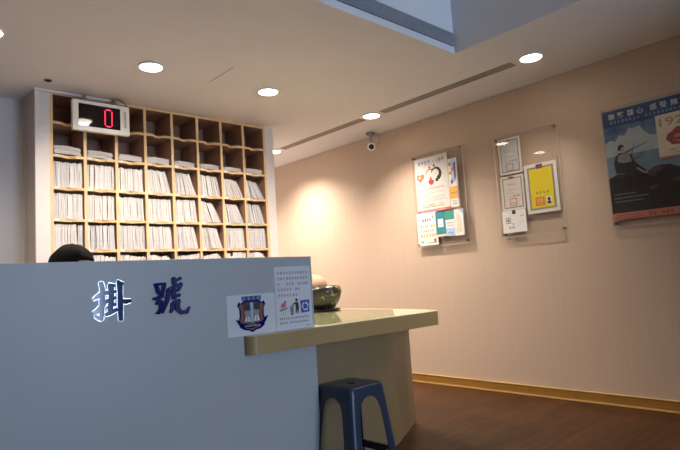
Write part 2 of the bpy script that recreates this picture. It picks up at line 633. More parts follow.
# ------------------------------------------------------------------ downlights
lights = [((1.488, 3.375), 'round ceiling downlight above the cabinet end with the number display'),
          ((2.411, 3.358), 'round ceiling downlight in front of the right half of the file shelf'),
          ((3.572, 3.382), 'round ceiling downlight beside the security camera'),
          ((3.584, 1.806), 'round ceiling downlight above the certificate board, at the end of a slot vent'),
          ((0.565, 3.375), 'round ceiling downlight at the left edge of the photo'),
          ((3.569, 4.916), 'round ceiling downlight just past the right edge of the file shelf'),
          ((3.569, 6.450), 'unseen round ceiling downlight added to brighten the far corridor'),  # out-of-view extra lamp, added to light the corridor wall
          ((-0.358, 3.375), 'unseen round ceiling downlight added behind the left end of the counter')]  # off-frame extra lamp, added to lift the ceiling on the left
for i, ((x, y), lab) in enumerate(lights):
    t = thing('ceiling_downlight', (x, y, ZC - .012), lab, 'lamp', 'ceiling downlights')
    bm = B()
    lathe(bm, [(.072, 0), (.086, 0), (.084, .006), (.080, .012), (.074, .012), (.072, 0)], (x, y, ZC - .012), 40, caps=False)
    obj('trim_ring', bm, m_whitepl, t, smooth=True)
    bm = B()
    lathe(bm, [(.0001, -.008), (.030, -.007), (.054, -.004), (.068, .001), (.0715, .006), (.0715, .011), (.0001, .011)], (x, y, ZC - .012), 40, caps=False)
    obj('diffuser', bm, m_lampglow, t, smooth=True)
    L = bpy.data.lights.new('downlight', 'SPOT')
    L.energy = LAMP * (1.4, 1.2, 1.6, .55, .5, 2.2, 2.2, .75)[i]
    L.color = (1.0, 0.86, 0.73)
    L.spot_size = math.radians((156, 156, 122, 108, 142, 138, 140, 150)[i])
    L.spot_blend = 1.0
    L.shadow_soft_size = 0.05
    lo = bpy.data.objects.new('downlight', L)
    C.objects.link(lo)
    lo.parent = t
    lo.location = (0, 0, -.01)
    if i == 3:
        lo.rotation_euler = (math.radians(18), 0, 0)      # swivelled along the wall, away from the poster

# small sprinkler hole cap in front of the shelf top
t = thing('ceiling_sensor', (1.019, 3.972, ZC - .01), 'tiny dark round fitting in the ceiling above the shelf corner', 'sensor')
bm = B()
lathe(bm, [(.016, 0), (.022, .004), (.022, .010)], (1.019, 3.972, ZC - .010), 20)
obj('fitting_cap', bm, m_dark, t, smooth=True)
bm = B()
lathe(bm, [(.026, .006), (.028, .010)], (1.019, 3.972, ZC - .010), 24)
obj('fitting_rim', bm, m_slot, t, smooth=True)

# ------------------------------------------------------------------ file shelf
X0, PC = 1.088, 0.2288          # first divider centre, column pitch
NC = 8
ZROW = [2.486, 2.271, 2.028, 1.793, 1.563, 1.340, 1.108, 0.876, 0.644, 0.412, 0.18]
TD, TH = 0.022, 0.020
shelf = thing('file_shelf', (2.0, YS, 0), 'tall white and wood pigeonhole cabinet full of paper files behind the counter', 'shelf')
XE = X0 + NC * PC
bm = B()
box(bm, .985, X0 - TD / 2, YS - .004, YB, 0, ZC)
obj('side_panel', bm, m_white, shelf)
bm = B()
box(bm, XE + TD / 2, 3.020, YS - .004, YB, 0, ZC)
obj('side_panel', bm, m_white, shelf)
bm = B()
box(bm, .9815, .9849, YS - .0035, YB - .031, 0, ZC)
obj('side_cladding', bm, mat('beige_laminate', (0.46, 0.385, 0.335), 0.5, var=0.03), shelf, label='beige outer side of the cabinet')
bm = B()
box(bm, .981, .9845, YB - .03, YB - .001, 0, ZC)
obj('joint_strip', bm, m_cream, shelf)
bm = B()
box(bm, X0 - TD / 2, XE + TD / 2, YB - .012, YB, .17, ZC)
obj('back_panel', bm, m_inner, shelf)
for k in range(NC + 1):
    xc = X0 + k * PC
    bm = B()
    box(bm, xc - TD / 2 + .0005, xc + TD / 2 - .0005, YS + .002, YB - .012, .17, ZC - .002)
    dv = obj('divider', bm, m_inner, shelf)
    bm = B()
    box(bm, xc - TD / 2, xc + TD / 2, YS - .001, YS + .002, .17, ZC - .002)
    obj('edge_strip', bm, m_edge, dv)
for r, z in enumerate(ZROW):
    # shelf board with a finger scoop in the front edge of every cell
    pts, front = [], []
    for k in range(NC):
        a, b = X0 + k * PC + TD / 2, X0 + (k + 1) * PC - TD / 2
        cx = (a + b) / 2
        front += [(a, YS)]
        if r > 0:
            hw, dp = .058, (.036 if r == 1 else .028)
            for q in range(13):
                u = -1 + 2 * q / 12
                front.append((cx + u * hw, YS + dp * (math.cos(u * math.pi) + 1) / 2))
        front += [(b, YS)]
    back = [(XE - TD / 2, YB - .012), (X0 + TD / 2, YB - .012)]
    bm = B()
    prism(bm, [(p[0], p[1] + .003) for p in front] + back, TOP(z), -TH / 2 + .0003, TH / 2 - .0003)
    bd = obj('shelf_board', bm, m_inner, shelf)
    bm = B()
    for k in range(NC):
        n = len(front) // NC
        seg = front[k * n:(k + 1) * n]
        poly = seg + [(p[0], p[1] + .003) for p in reversed(seg)]
        prism(bm, poly, TOP(z), -TH / 2, TH / 2)
    obj('edge_strip', bm, m_edge, bd)
    if 2 <= r <= 5:
        for k in range(NC):
            a = X0 + k * PC + TD / 2
            bm = B()
            box(bm, a + .004, a + .036, YS - .0015, YS - .0003, z - .004, z + TH / 2 - .001)
            obj('label_tab', bm, m_paper, bd)
bm = B()
box(bm, X0 - TD / 2, XE + TD / 2, YS + .02, YS + .035, 0, .17)
obj('plinth', bm, m_white, shelf)

# ------------------------------------------------------------------ patient files
def file_mesh(seed, thick, h, d):
    """a limp folded paper folder: two covers with loose sheets between them, spine at the front"""
    r = random.Random(seed)
    bm = B()
    N = 6
    bow = r.uniform(-.006, .006)
    sheets = 5
    for s in range(sheets):
        t0 = -thick / 2 + thick * s / sheets
        t1 = t0 + thick / sheets * (1.0 if s in (0, sheets - 1) else .93)
        hh = h - r.uniform(0, .010)
        f = r.uniform(0, .008)
        dd = d - r.uniform(0, .006)
        rows = []
        for i in range(N + 1):
            u = i / N
            x = bow * math.sin(u * math.pi) + 0
            q = 1 - .10 * u
            rows.append([bm.verts.new((t0 * q + x, f, hh * u)), bm.verts.new((t1 * q + x, f, hh * u)),
                         bm.verts.new((t1 * q + x, dd, hh * u)), bm.verts.new((t0 * q + x, dd, hh * u))])
        for a, b in zip(rows, rows[1:]):
            for k in range(4):
                j = (k + 1) % 4
                bm.faces.new((a[k], a[j], b[j], b[k]))
        bm.faces.new(list(reversed(rows[0])))
        bm.faces.new(rows[-1])
    me = bpy.data.meshes.new('patient_file')
    bmesh.ops.recalc_face_normals(bm, faces=bm.faces[:])
    bm.to_mesh(me)
    bm.free()
    return me


CW = PC - TD
fmeshes = []
for i in range(12):
    me = file_mesh(i, CW / 11.6, .190, .235)
    me.materials.append(m_file[(0, 2, 1, 0, 2, 3, 0, 1, 2, 0, 2, 1)[i]])
    fmeshes.append(me)
ORD = ['first', 'second', 'third', 'fourth', 'fifth', 'sixth', 'seventh', 'eighth']
RN = {2: 'uppermost full row', 3: 'middle full row', 4: 'lowest full row'}
rf = random.Random(11)
# lean in degrees (top towards the left), slump, and a gap index for each cell, rows 3..5 of the cabinet
LEAN = {2: [0, 0, 1, 10, 13, 8, 17, 21], 3: [0, 0, 1, 2, 4, 19, 17, 12], 4: [0, 1, 1, 3, 8, 11, 3, 2]}
NF = {2: [11, 11, 11, 10, 10, 10, 9, 9], 3: [11, 11, 11, 11, 11, 9, 9, 9], 4: [11, 11, 11, 11, 11, 10, 11, 11]}
GAP = {(4, 0): (8, 7), (4, 6): (5, -5), (3, 7): (3, 10)}
HT = {2: [1, .99, .97, 1.0, .99, .97, .90, .92], 3: [1, .99, .98, .98, 1.0, .98, .93, .97], 4: [1, .99, .99, .98, .99, .97, .97, .98]}
proto = None
for row in (2, 3, 4):
    zb = ZROW[row + 1] + TH / 2 + .001
    for c in range(NC):
        xa = X0 + c * PC + TD / 2
        n = NF[row][c]
        lean = LEAN[row][c]
        lab = 'off-white patient file standing in the %s cell of the %s' % (ORD[c], RN[row])
        grp = 'patient files, %s cell of the %s' % (ORD[c], RN[row])
        pitch = CW / 11.6
        for k in range(n):
            me = fmeshes[rf.randrange(12)]
            o = bpy.data.objects.new('patient_file', me) if proto is None else proto.copy()
            proto = proto or o
            o.data = me
            C.objects.link(o)
            u = (k + .5) / n
            a = lean * (.25 + 1.25 * u) + rf.uniform(-.6, .6)
            sc = HT[row][c] * rf.uniform(.965, 1.0)
            slack = CW - n * pitch
            off = .0045
            x = xa + off + (k + .5) * pitch * (1 + (slack - .009) / max(1, n * pitch))
            if lean > 4:
                x = xa + off + pitch / 2 + (CW - .010 - pitch) * (k / (n - 1)) * 1.0
                top = .19 * sc * math.sin(math.radians(a))
                if x - top - pitch / 2 < xa + .002:
                    a = math.degrees(math.asin(max(0, min(1, (x - pitch / 2 - xa - .002) / (.19 * sc)))))
            if (row, c) in GAP:
                gi, ga = GAP[(row, c)]
                if k == gi:
                    a += ga * .5
            a = max(min(a, 32), -4)
            if lean <= 4:
                lim = math.degrees(math.asin(min(1, max(0, x - pitch / 2 - xa) / .2)))
                a = min(a, lim)
                lim2 = math.degrees(math.asin(min(1, max(0, xa + CW - x - pitch / 2) / .2)))
                a = max(a, -lim2)
            o.location = (x, YS + .012 + rf.uniform(0, .010), zb + (pitch / 2) * abs(math.sin(math.radians(a))))
            o.rotation_euler = (0, -math.radians(a), 0)
            o.scale = (1, 1, sc)
            tag(o, lab, 'file', grp)
# files lying flat in the second row
def flat_mesh(seed, th):
    r = random.Random(100 + seed)
    bm = B()
    N = 8
    for s in range(3):
        rows = []
        w = CW - .014 - r.uniform(0, .012)
        f = r.uniform(0, .010)
        for i in range(N + 1):
            u = i / N
            z = th * s / 3 + .004 * math.sin(u * math.pi) - .006 * u
            zt = z + th / 3 * .9
            x = -w / 2 + w * u
            rows.append([bm.verts.new((x, f, z)), bm.verts.new((x, .23, z)), bm.verts.new((x, .23, zt)), bm.verts.new((x, f, zt))])
        for a, b in zip(rows, rows[1:]):
            for k in range(4):
                j = (k + 1) % 4
                bm.faces.new((a[k], a[j], b[j], b[k]))
        bm.faces.new(list(reversed(rows[0])))
        bm.faces.new(rows[-1])
    bmesh.ops.recalc_face_normals(bm, faces=bm.faces[:])
    me = bpy.data.meshes.new('patient_file')
    bm.to_mesh(me)
    bm.free()
    me.materials.append(m_file[seed % 3])
    return me


TOT = [.060, .048, .046, .048, .040, .038, .034, .040]
fl = [flat_mesh(i, .010) for i in range(6)]
zb = ZROW[2] + TH / 2
for c in range(NC):
    n = 4
    for k in range(n):
        o = proto.copy()
        o.data = fl[rf.randrange(6)]
        C.objects.link(o)
        sc = TOT[c] / n / .010
        o.scale = (rf.uniform(.94, 1), 1, sc)
        o.rotation_euler = (0, 0, 0)
        o.location = (X0 + (c + .5) * PC + rf.uniform(-.003, .003), YS + .010 + rf.uniform(0, .01), zb + .0065 * sc + k * .0102 * sc)
        tag(o, 'patient file lying flat in the %s cell of the second row down' % ORD[c], 'file', 'flat files, %s cell of the second row' % ORD[c])
# tops of the files in the row that the counter hides
bm = B()
zb = ZROW[6] + TH / 2
for c in range(NC):
    xa = X0 + c * PC + TD / 2 + .003
    n = 14
    pw = (CW - .006) / n
    hb = [.180, .182, .184, .186, .186, .182, .190, .186][c]
    for k in range(n):
        u = k / (n - 1)
        h = hb + .010 * math.sin(u * math.pi + c) - (.05 * max(0, (u - .72)) / .28 if c in (5, 7, 3) else 0) + rf.uniform(-.006, .003)
        if c == 6 and 3 <= k <= 4:
            h -= .03
        box(bm, xa + k * pw + .0006, xa + (k + 1) * pw - .0006, YS + .014 + rf.uniform(0, .008), YS + .24, zb, zb + h)
o = obj('patient_files', bm, m_file[0])
tag(o, 'paper files in the cabinet row that shows just over the counter top', 'files', kind='stuff')

# white cable duct along the top of the cabinet and the number display hung from it
bm = B()
box(bm, .975, 1.56, YS - .022, YS - .0055, ZC - .018, ZC - .0005, .003)
tag(obj('cable_duct', bm, m_whitepl), 'white cable duct along the ceiling on top of the file cabinet', 'cable duct')

YD = 4.115
dx0, dx1, dz0, dz1 = 1.203, 1.612, 2.208, 2.436
disp = thing('number_display', ((dx0 + dx1) / 2, YD, dz0), 'white queue number display with a red zero hung before the file cabinet', 'display')
fr = frame_front(dx0, YD - .045, dz0)
W_, H_ = dx1 - dx0, dz1 - dz0
bm = B()
box(bm, dx0, dx1, YD - .045, YD, dz0, dz1, .006)
obj('casing', bm, m_case, disp, smooth=True)
sx0, sx1, sz0, sz1 = .040, .338, .034, .200
o = flats('screen', [rect(sx0, sz0, sx1, sz1)], fr, .0002, m_screen, disp, th=.0012)
dots = []
zx0, zx1, zz0, zz1 = .226, .276, .052, .178
for k in range(11):
    z = zz0 + .012 + (zz1 - zz0 - .024) * k / 10
    dots += [ell(zx0, z, .0048, .0048, 8), ell(zx1, z, .0048, .0048, 8)]
for k in range(5):
    xx = zx0 + .012 + (zx1 - zx0 - .024) * k / 4
    dots += [ell(xx, zz0, .0048, .0048, 8), ell(xx, zz1, .0048, .0048, 8)]
flats('lit_digit', dots, fr, .0015, m_led, disp, th=.0006, label='glowing red digit 0')
marks = []
rr = random.Random(5)
for k in range(9):
    z = .060 + k * .0145
    marks += [rect(.366, z, .384, z + .003), rect(.366, z + .006, .384, z + .009)]
    marks += [rect(.366 + rr.choice((0, .008, .015)), z, .369 + rr.choice((0, .008, .012)), z + .009)]
flats('printed_marks', marks, fr, .0002, m_inkgrey, disp)
bm = B()
for xx in (dx0 + .085, dx1 - .10):
    box(bm, xx - .012, xx + .012, YD - .035, YD - .012, dz1 - .001, ZC - .018)
obj('hanging_bracket', bm, m_chrome, disp)
bm = B()
tube(bm, [(dx1 - .13 + .14 * t, YD - .02 + .02 * t, dz1 + .010 + .045 * math.sin(math.pi * (.15 + .85 * t))) for t in [k / 12 for k in range(13)]], .004, 8)
obj('power_cable', bm, m_black, disp)

# ------------------------------------------------------------------ reception counter
YP, XP, HP = 2.336, 1.9066, 1.1552
XC0 = -1.35
YT, ZT, TT = 2.289, 0.773, 0.0917
counter = thing('reception_counter', (.3, YP, 0), 'tall pale blue-grey reception counter with navy characters on its front', 'counter')
bm = B()
box(bm, XC0, XP, YP, YP + .05, 0, HP, .0015, 1)
obj('front_panel', bm, m_panel, counter)
bm = B()
box(bm, XC0, 1.80, YP + .05, YP + .50, .70, .735, .003, 1)
obj('worktop', bm, m_white, counter)
for xx in (XC0 + .02, .25):
    bm = B()
    box(bm, xx, xx + .025, YP + .05, YP + .47, 0, .70)
    obj('support_panel', bm, m_ped, counter)


def pxpanel(px, py):
    d = F + RV * ((px - 340) / FPX) + UV * ((225 - py) / FPX)
    t = YP / d.y
    return (d.x * t, CAM_H + d.z * t)


G1 = [(((125, 60), (140, 120), (137, 250), (130, 405)), (44, 50, 54, 36)),
      (((60, 215), (110, 180), (182, 150)), (26, 48, 40)),
      (((62, 340), (100, 320), (170, 240), (196, 215)), (40, 56, 34, 16)),
      (((75, 365), (105, 385), (130, 400)), (30, 40, 34)),
      (((212, 84), (216, 160), (214, 250), (203, 340)), (58, 52, 54, 44)),
      (((195, 76), (248, 92)), (24, 32)),
      (((180, 166), (255, 145)), (24, 34)),
      (((175, 226), (252, 204)), (24, 38)),
      (((180, 292), (248, 264)), (30, 38)),
      (((165, 358), (205, 340), (262, 312)), (36, 48, 40)),
      (((290, 62), (295, 150), (296, 300), (300, 412)), (56, 50, 52, 44)),
      (((270, 45), (318, 76)), (22, 34)),
      (((300, 235), (350, 242), (390, 234)), (44, 54, 34))]
G2 = [(((50, 116), (95, 112), (146, 112)), (24, 28, 34)), (((66, 122), (86, 190)), (40, 42)), (((136, 112), (120, 190)), (44, 40)),
      (((85, 202), (130, 200)), (28, 30)), (((40, 246), (85, 236), (126, 222)), (28, 36, 36)), (((92, 226), (76, 290)), (40, 34)),
      (((64, 292), (112, 268)), (26, 40)), (((110, 270), (106, 340), (84, 374), (64, 376)), (44, 46, 38, 16)),
      (((176, 162), (162, 260), (120, 378)), (50, 46, 18)), (((216, 54), (226, 112)), (40, 50)), (((226, 86), (282, 58)), (30, 36)),
      (((166, 162), (205, 145), (288, 112)), (30, 32, 40)), (((284, 116), (264, 166)), (40, 30)), (((216, 140), (221, 250)), (44, 46)),
      (((216, 186), (262, 168)), (30, 32)), (((216, 232), (270, 216)), (30, 40)), (((210, 292), (206, 340), (188, 378)), (44, 40, 20)),
      (((216, 286), (268, 268)), (36, 44)), (((256, 276), (250, 345), (284, 380), (336, 376), (360, 330)), (44, 50, 46, 44, 16))]
fr = frame_front(0, YP, 0)


def sign(G, ox, oy, name, lab, halo):
    u0 = pxpanel(ox, oy)
    u1 = pxpanel(ox + 50, oy)
    u2 = pxpanel(ox, oy + 50)
    def mp(p):
        a, b = p[0] / 450, p[1] / 450
        return (u0[0] + (u1[0] - u0[0]) * a + (u2[0] - u0[0]) * b, u0[1] + (u1[1] - u0[1]) * a + (u2[1] - u0[1]) * b)
    k = (u1[0] - u0[0]) / 450
    polys = [stroke([mp(p) for p in ps], [w * .9 * k for w in ws]) for ps, ws in G]
    o = flats(name, polys, fr, 0, m_navy, counter, th=.008, lift=.00025, label=lab)
    if halo:
        polys = [stroke([mp(p) for p in ps], [(w * .9 + 13) * k for w in ws]) for ps, ws in G]
        flats('character_glint', polys, fr, 0, m_glint, o, th=.003, lift=.00025, label='edge glint drawn in pale silver')  # silver outline standing in for light caught on the character's edges


sign(G1, 86, 276, 'sign_character', 'raised navy character with an edge glint drawn in silver', True)
sign([(p, [q * .9 for q in w]) for p, w in G2], 148, 272, 'sign_character', 'raised navy character', False)

# paper notice and crest sheet taped to the counter front
def sheet(name, quad, lab, cat):
    """quad of pixels on the counter front -> upright paper rectangle, returns object and its frame (u right, v up, metres)"""
    P = [pxpanel(*q) for q in quad]
    x0, x1 = (P[0][0] + P[3][0]) / 2, (P[1][0] + P[2][0]) / 2
    z1, z0 = (P[0][1] + P[1][1]) / 2, (P[2][1] + P[3][1]) / 2
    return x0, x1, z0, z1


SC = .95
x0, x1, z0, z1 = 1.44 * SC, 1.738 * SC, .7745, CAM_H - (CAM_H - .971) * SC
bm = B()
box(bm, x0, x1, YP - .0016, YP - .0004, z0, z1)
crest = tag(obj('crest_sheet', bm, m_paper), 'white sheet with a coloured crest taped low on the counter front', 'notice')
fr = frame_front(x0, YP - .0016, z0)
W_, H_ = x1 - x0, z1 - z0
cx = .148 * SC
def shield(s, dy=0):
    L = [(0, .172), (.045, .170), (.062, .158), (.075, .166), (.084, .148), (.073, .128), (.072, .095), (.079, .068), (.073, .040), (.050, .026), (.020, .020), (0, .010)]
    pts = [(cx + a * s, .095 + (b - .095) * s + dy) for a, b in L]
    return pts + [(2 * cx - p[0], p[1]) for p in reversed(pts[1:-1])]
flats('crest_rim', [shield(.98)], fr, .0001, m_navy, crest)
flats('crest_field', [shield(.86)], fr, .0006, m_brownp, crest)
flats('crest_panel', [rrect(cx - .048, .062, cx + .048, .158, .012)], fr, .0011, mat('dark_red_print', (.09, .035, .03), .6, var=.2, scale=60), crest)
flats('crest_stripe', [rect(cx - .009, .062, cx + .009, .158)], fr, .0016, m_lblue, crest)
m_face = mat('face_print', (.42, .29, .22), .6, var=.05)
for hx_, hy_ in ((cx - .026, .110), (cx + .027, .112)):
    flats('crest_face', [ell(hx_, hy_, .017, .020)], fr, .0016, m_face, crest)
flats('crest_hair', [[(cx - .046, .108), (cx - .047, .138), (cx - .028, .152), (cx - .009, .140), (cx - .008, .112), (cx - .014, .122), (cx - .026, .118), (cx - .038, .124)],
                     [(cx + .009, .114), (cx + .010, .142), (cx + .028, .153), (cx + .047, .140), (cx + .046, .110), (cx + .040, .124), (cx + .028, .120), (cx + .016, .126)]], fr, .0021, m_ink, crest)
flats('crest_shirt', [[(cx - .044, .066), (cx - .036, .094), (cx - .016, .094), (cx - .010, .066)], [(cx + .010, .066), (cx + .016, .095), (cx + .038, .095), (cx + .044, .066)]], fr, .0016, m_wprint, crest)
flats('crest_tie', [rect(cx - .028, .068, cx - .024, .092), rect(cx + .025, .068, cx + .029, .093)], fr, .0021, m_ink, crest)
rib = [(cx - .096, .080), (cx - .078, .078), (cx - .060, .060), (cx, .050), (cx + .060, .064), (cx + .078, .084), (cx + .096, .088), (cx + .086, .074), (cx + .082, .064), (cx + .062, .046), (cx, .032), (cx - .062, .040), (cx - .080, .056), (cx - .084, .066)]
flats('crest_ribbon', [rib], fr, .0024, m_navy, crest)
flats('ribbon_text', glyphs(cx - .045, .041, 9, .008, .010, 3), fr, .0029, m_wprint, crest)
flats('crest_plaque', [rect(cx - .056, .168, cx + .056, .190)], fr, .0012, m_header, crest)
flats('plaque_text', glyphs(cx - .050, .171, 4, .017, .027, 4), fr, .0017, m_lblue, crest)

x0, x1, z0, z1 = 1.7405 * SC, 1.992 * SC, .7745, CAM_H - (CAM_H - 1.1085) * SC
bm = B()
box(bm, x0, x1, YP - .0022, YP - .0010, z0, z1)
note = tag(obj('rubbish_notice', bm, m_paper), 'white printed notice with a rubbish bin picture at the right end of the counter front', 'notice')
fr = frame_front(x0, YP - .0022, z0)
W_, H_ = x1 - x0, z1 - z0
lines = []
for i, (y, n, sk) in enumerate(((.288, 11, ()), (.259, 11, ()), (.230, 11, (1, 2, 6)), (.201, 9, (5, 8)), (.172, 7, ()))):
    lines += glyphs(.018, y, n, .0145, .0187, 20 + i, sk)
flats('printed_lines', lines, fr, .0001, m_purple, note)
lines = glyphs(.022, .054, 15, .0105, .0128, 31) + glyphs(.022, .032, 15, .0105, .0128, 32, (4,)) + glyphs(.19, .010, 5, .006, .007, 33)
flats('printed_footer', lines, fr, .0001, m_ink, note)
# bird on a dish, bin, man dropping litter, recycling square
flats('bird_print', [ell(.050, .128, .017, .013), ell(.060, .143, .009, .008), [(.040, .118), (.022, .108), (.042, .126)], rect(.044, .082, .046, .112), rect(.058, .078, .060, .112)], fr, .0001, m_pink, note)
flats('dish_print', [[(.020, .104), (.030, .098), (.072, .108), (.082, .120), (.074, .116), (.030, .108)]], fr, .0006, m_inkgrey, note)
flats('bin_print', [[(.090, .115), (.116, .117), (.112, .074), (.096, .072)], rect(.088, .118, .118, .122)] + [rect(.094 + .006 * k, .078, .096 + .006 * k, .112) for k in range(3)], fr, .0001, m_inkgrey, note)
flats('figure_print', [ell(.136, .150, .008, .009), [(.126, .140), (.148, .138), (.150, .108), (.146, .080), (.140, .080), (.137, .104), (.132, .080), (.125, .080), (.128, .110)], stroke([(.130, .136), (.112, .130), (.108, .122)], [.008, .007, .006])], fr, .0001, m_ink, note)
flats('recycling_square', [[(.160, .146), (.222, .148), (.220, .084), (.164, .080)]], fr, .0001, m_blueink, note)
arrows = []
for k in range(3):
    a = math.radians(90 + 120 * k)
    for t0, t1 in ((20, 50), (50, 85)):
        p = [(.192 + .019 * math.cos(a + math.radians(t)), .114 + .019 * math.sin(a + math.radians(t))) for t in (t0, (t0 + t1) / 2, t1)]
        arrows.append(stroke(p, [.007, .007, .007]))
    b = a + math.radians(92)
    arrows.append([(.192 + .028 * math.cos(b), .114 + .028 * math.sin(b)), (.192 + .010 * math.cos(b), .114 + .010 * math.sin(b)), (.192 + .019 * math.cos(b + .5), .114 + .019 * math.sin(b + .5))])
flats('recycling_arrows', arrows, fr, .0006, m_wprint, note)

# ------------------------------------------------------------------ side table at the counter's right end
tb = thing('side_table', (2.4, 2.7, 0), 'cream topped table with a thick tan edge at the right end of the counter', 'table')
XTR = 3.10


def arc(cx, cy, r, a0, a1, n=10):
    return [(cx + r * math.cos(math.radians(a0 + (a1 - a0) * i / n)), cy + r * math.sin(math.radians(a0 + (a1 - a0) * i / n))) for i in range(n + 1)]


XTL = 1.535 * SC
outer = arc(XTL + .045, YT + .045, .045, 180, 270, 6)[:-1] + [(XTL + .045, YT)]
outer += arc(2.89, YT + .085, .085, 270, 338, 8) + [(3.03, 2.50), (3.07, 2.66), (3.10, 2.90), (3.12, 3.2), (3.135, 3.45)]
outer += [(3.135, 3.75), (2.30, 3.75), (2.30, 2.95), (XP + .004, 2.95), (XP + .004, YP - .003), (XTL, YP - .003)]
bm = B()
prism(bm, outer, TOP(ZT), -TT, -.004)
obj('edge_band', bm, m_gold, tb)
bm = B()
prism(bm, outer, TOP(ZT), -.0038, 0)
obj('tabletop', bm, m_table, tb)
ped = [(XP + .006, 2.375), (2.30, 2.338), (2.42, 2.336), (2.50, 2.350), (2.58, 2.390), (2.80, 2.509), (2.98, 2.606), (3.0, 2.630), (3.02, 3.65), (2.40, 3.65), (2.40, 2.75), (XP + .006, 2.75)]
bm = B()
prism(bm, ped, TOP(0), .0, ZT - TT)
obj('pedestal', bm, m_ped, tb, smooth=True)
# sheet of glass on the table
bm = B()
pts = [(1.93, 2.31)] + arc(2.52, 2.33, .02, 270, 360, 3) + [(2.99, 2.75), (3.04, 3.60), (2.36, 3.60), (2.36, 2.90), (1.93, 2.90)]
prism(bm, pts, TOP(ZT), .0008, .0055)
tag(obj('glass_sheet', bm, m_deskglass), 'clear glass sheet lying on the cream side table', 'glass')

# dark painted pot with a stone ball on top, on a dark saucer
PX, PY = 2.880, 3.422
zt = ZT + .006
bm = B()
lathe(bm, [(.10, 0), (.14, .003), (.152, .008), (.150, .012), (.10, .008)], (PX, PY, zt), 40)
tag(obj('saucer', bm, m_dark, smooth=True), 'thin dark saucer under the painted pot on the side table', 'saucer')
bm = B()
zp = zt + .0125
lathe(bm, [(.085, 0), (.102, .004), (.130, .040), (.154, .090), (.166, .134), (.162, .164), (.148, .179), (.132, .184), (.128, .178), (.140, .158), (.130, .09), (.08, .03), (.0001, .025)], (PX, PY, zp), 44)
tag(obj('ceramic_pot', bm, m_pot, smooth=True), 'dark glossy painted ceramic pot behind the notice on the side table', 'pot')
bm = B()
bmesh.ops.create_icosphere(bm, subdivisions=4, radius=.108)
for v in bm.verts:
    a = math.atan2(v.co.y, v.co.x)
    k = 1 + .012 * math.cos(a * 9) * math.cos(math.asin(max(-1, min(1, v.co.z / .108))))
    v.co = Vector((v.co.x * k + PX - .045, v.co.y * k + PY + .038, v.co.z * .90 + zp + .186))
tag(obj('stone_ball', bm, m_ball, smooth=True), 'peach coloured round stone ball sitting in the dark pot', 'ball')

# ------------------------------------------------------------------ blue plastic stool
SX, SY = 2.05, 2.235
SA = 0.0
stool = thing('plastic_stool', (SX, SY, 0), 'dark blue square plastic stool standing under the side table edge', 'stool')
HS = .46
def half(z):
    return .175 - .045 * z / HS
bm = B()
n = 8
def rr_ring(hh, r, z):
    return [bm.verts.new((SX + p[0], SY + p[1], z)) for p in rrect(-hh, -hh, hh, hh, r, 6)]
rings = [rr_ring(half(.405) + .001, .035, .405), rr_ring(half(.445), .034, .445), rr_ring(half(.455) - .003, .032, .455), rr_ring(half(.46) - .010, .028, .4595), rr_ring(.06, .02, .4575), rr_ring(.022, .0219, .4570)]
rings += [rr_ring(.022, .0219, .452), rr_ring(half(.45) - .014, .026, .4525), rr_ring(half(.44) - .005, .030, .440), rr_ring(half(.405) - .003, .032, .405)]
for a, b in zip(rings, rings[1:] + rings[:1]):
    for i in range(len(a)):
        j = (i + 1) % len(a)
        bm.faces.new((a[i], a[j], b[j], b[i]))
obj('seat', bm, m_blue, stool, smooth=True)


def leg(sx, sy):
    bm = B()
    zs = [0, .06, .12, .18, .24, .30, .34, .365, .38, .39, .398, .404]
    prof = [.068, .067, .066, .065, .065, .066, .069, .075, .083, .094, .106, .118]
    outer, inner = [], []
    for z, w in zip(zs, prof):
        h = half(z)
        r = .032
        line = [(h - w if w > r else h - r, h)]
        line = [(h - w, h)] + [(h - r + r * math.cos(math.radians(a)), h - r + r * math.sin(math.radians(a))) for a in (90, 70, 50, 30, 10, 0)] + [(h, h - w)]
        t = .0045
        h2 = h - t
        r2 = r - t
        lin2 = [(h - w, h2)] + [(h2 - r2 + r2 * math.cos(math.radians(a)), h2 - r2 + r2 * math.sin(math.radians(a))) for a in (90, 70, 50, 30, 10, 0)] + [(h2, h - w)]
        outer.append([bm.verts.new((SX + sx * p[0], SY + sy * p[1], z)) for p in line])
        inner.append([bm.verts.new((SX + sx * p[0], SY + sy * p[1], z)) for p in lin2])
    m = len(outer[0])
    for k in range(len(zs) - 1):
        for i in range(m - 1):
            bm.faces.new((outer[k][i], outer[k][i + 1], outer[k + 1][i + 1], outer[k + 1][i]))
            bm.faces.new((inner[k][i], inner[k + 1][i], inner[k + 1][i + 1], inner[k][i + 1]))
        for i in (0, m - 1):
            bm.faces.new((outer[k][i], outer[k + 1][i], inner[k + 1][i], inner[k][i]))
    for i in range(m - 1):
        bm.faces.new((outer[0][i], inner[0][i], inner[0][i + 1], outer[0][i + 1]))
        bm.faces.new((outer[-1][i], outer[-1][i + 1], inner[-1][i + 1], inner[-1][i]))
    return bm


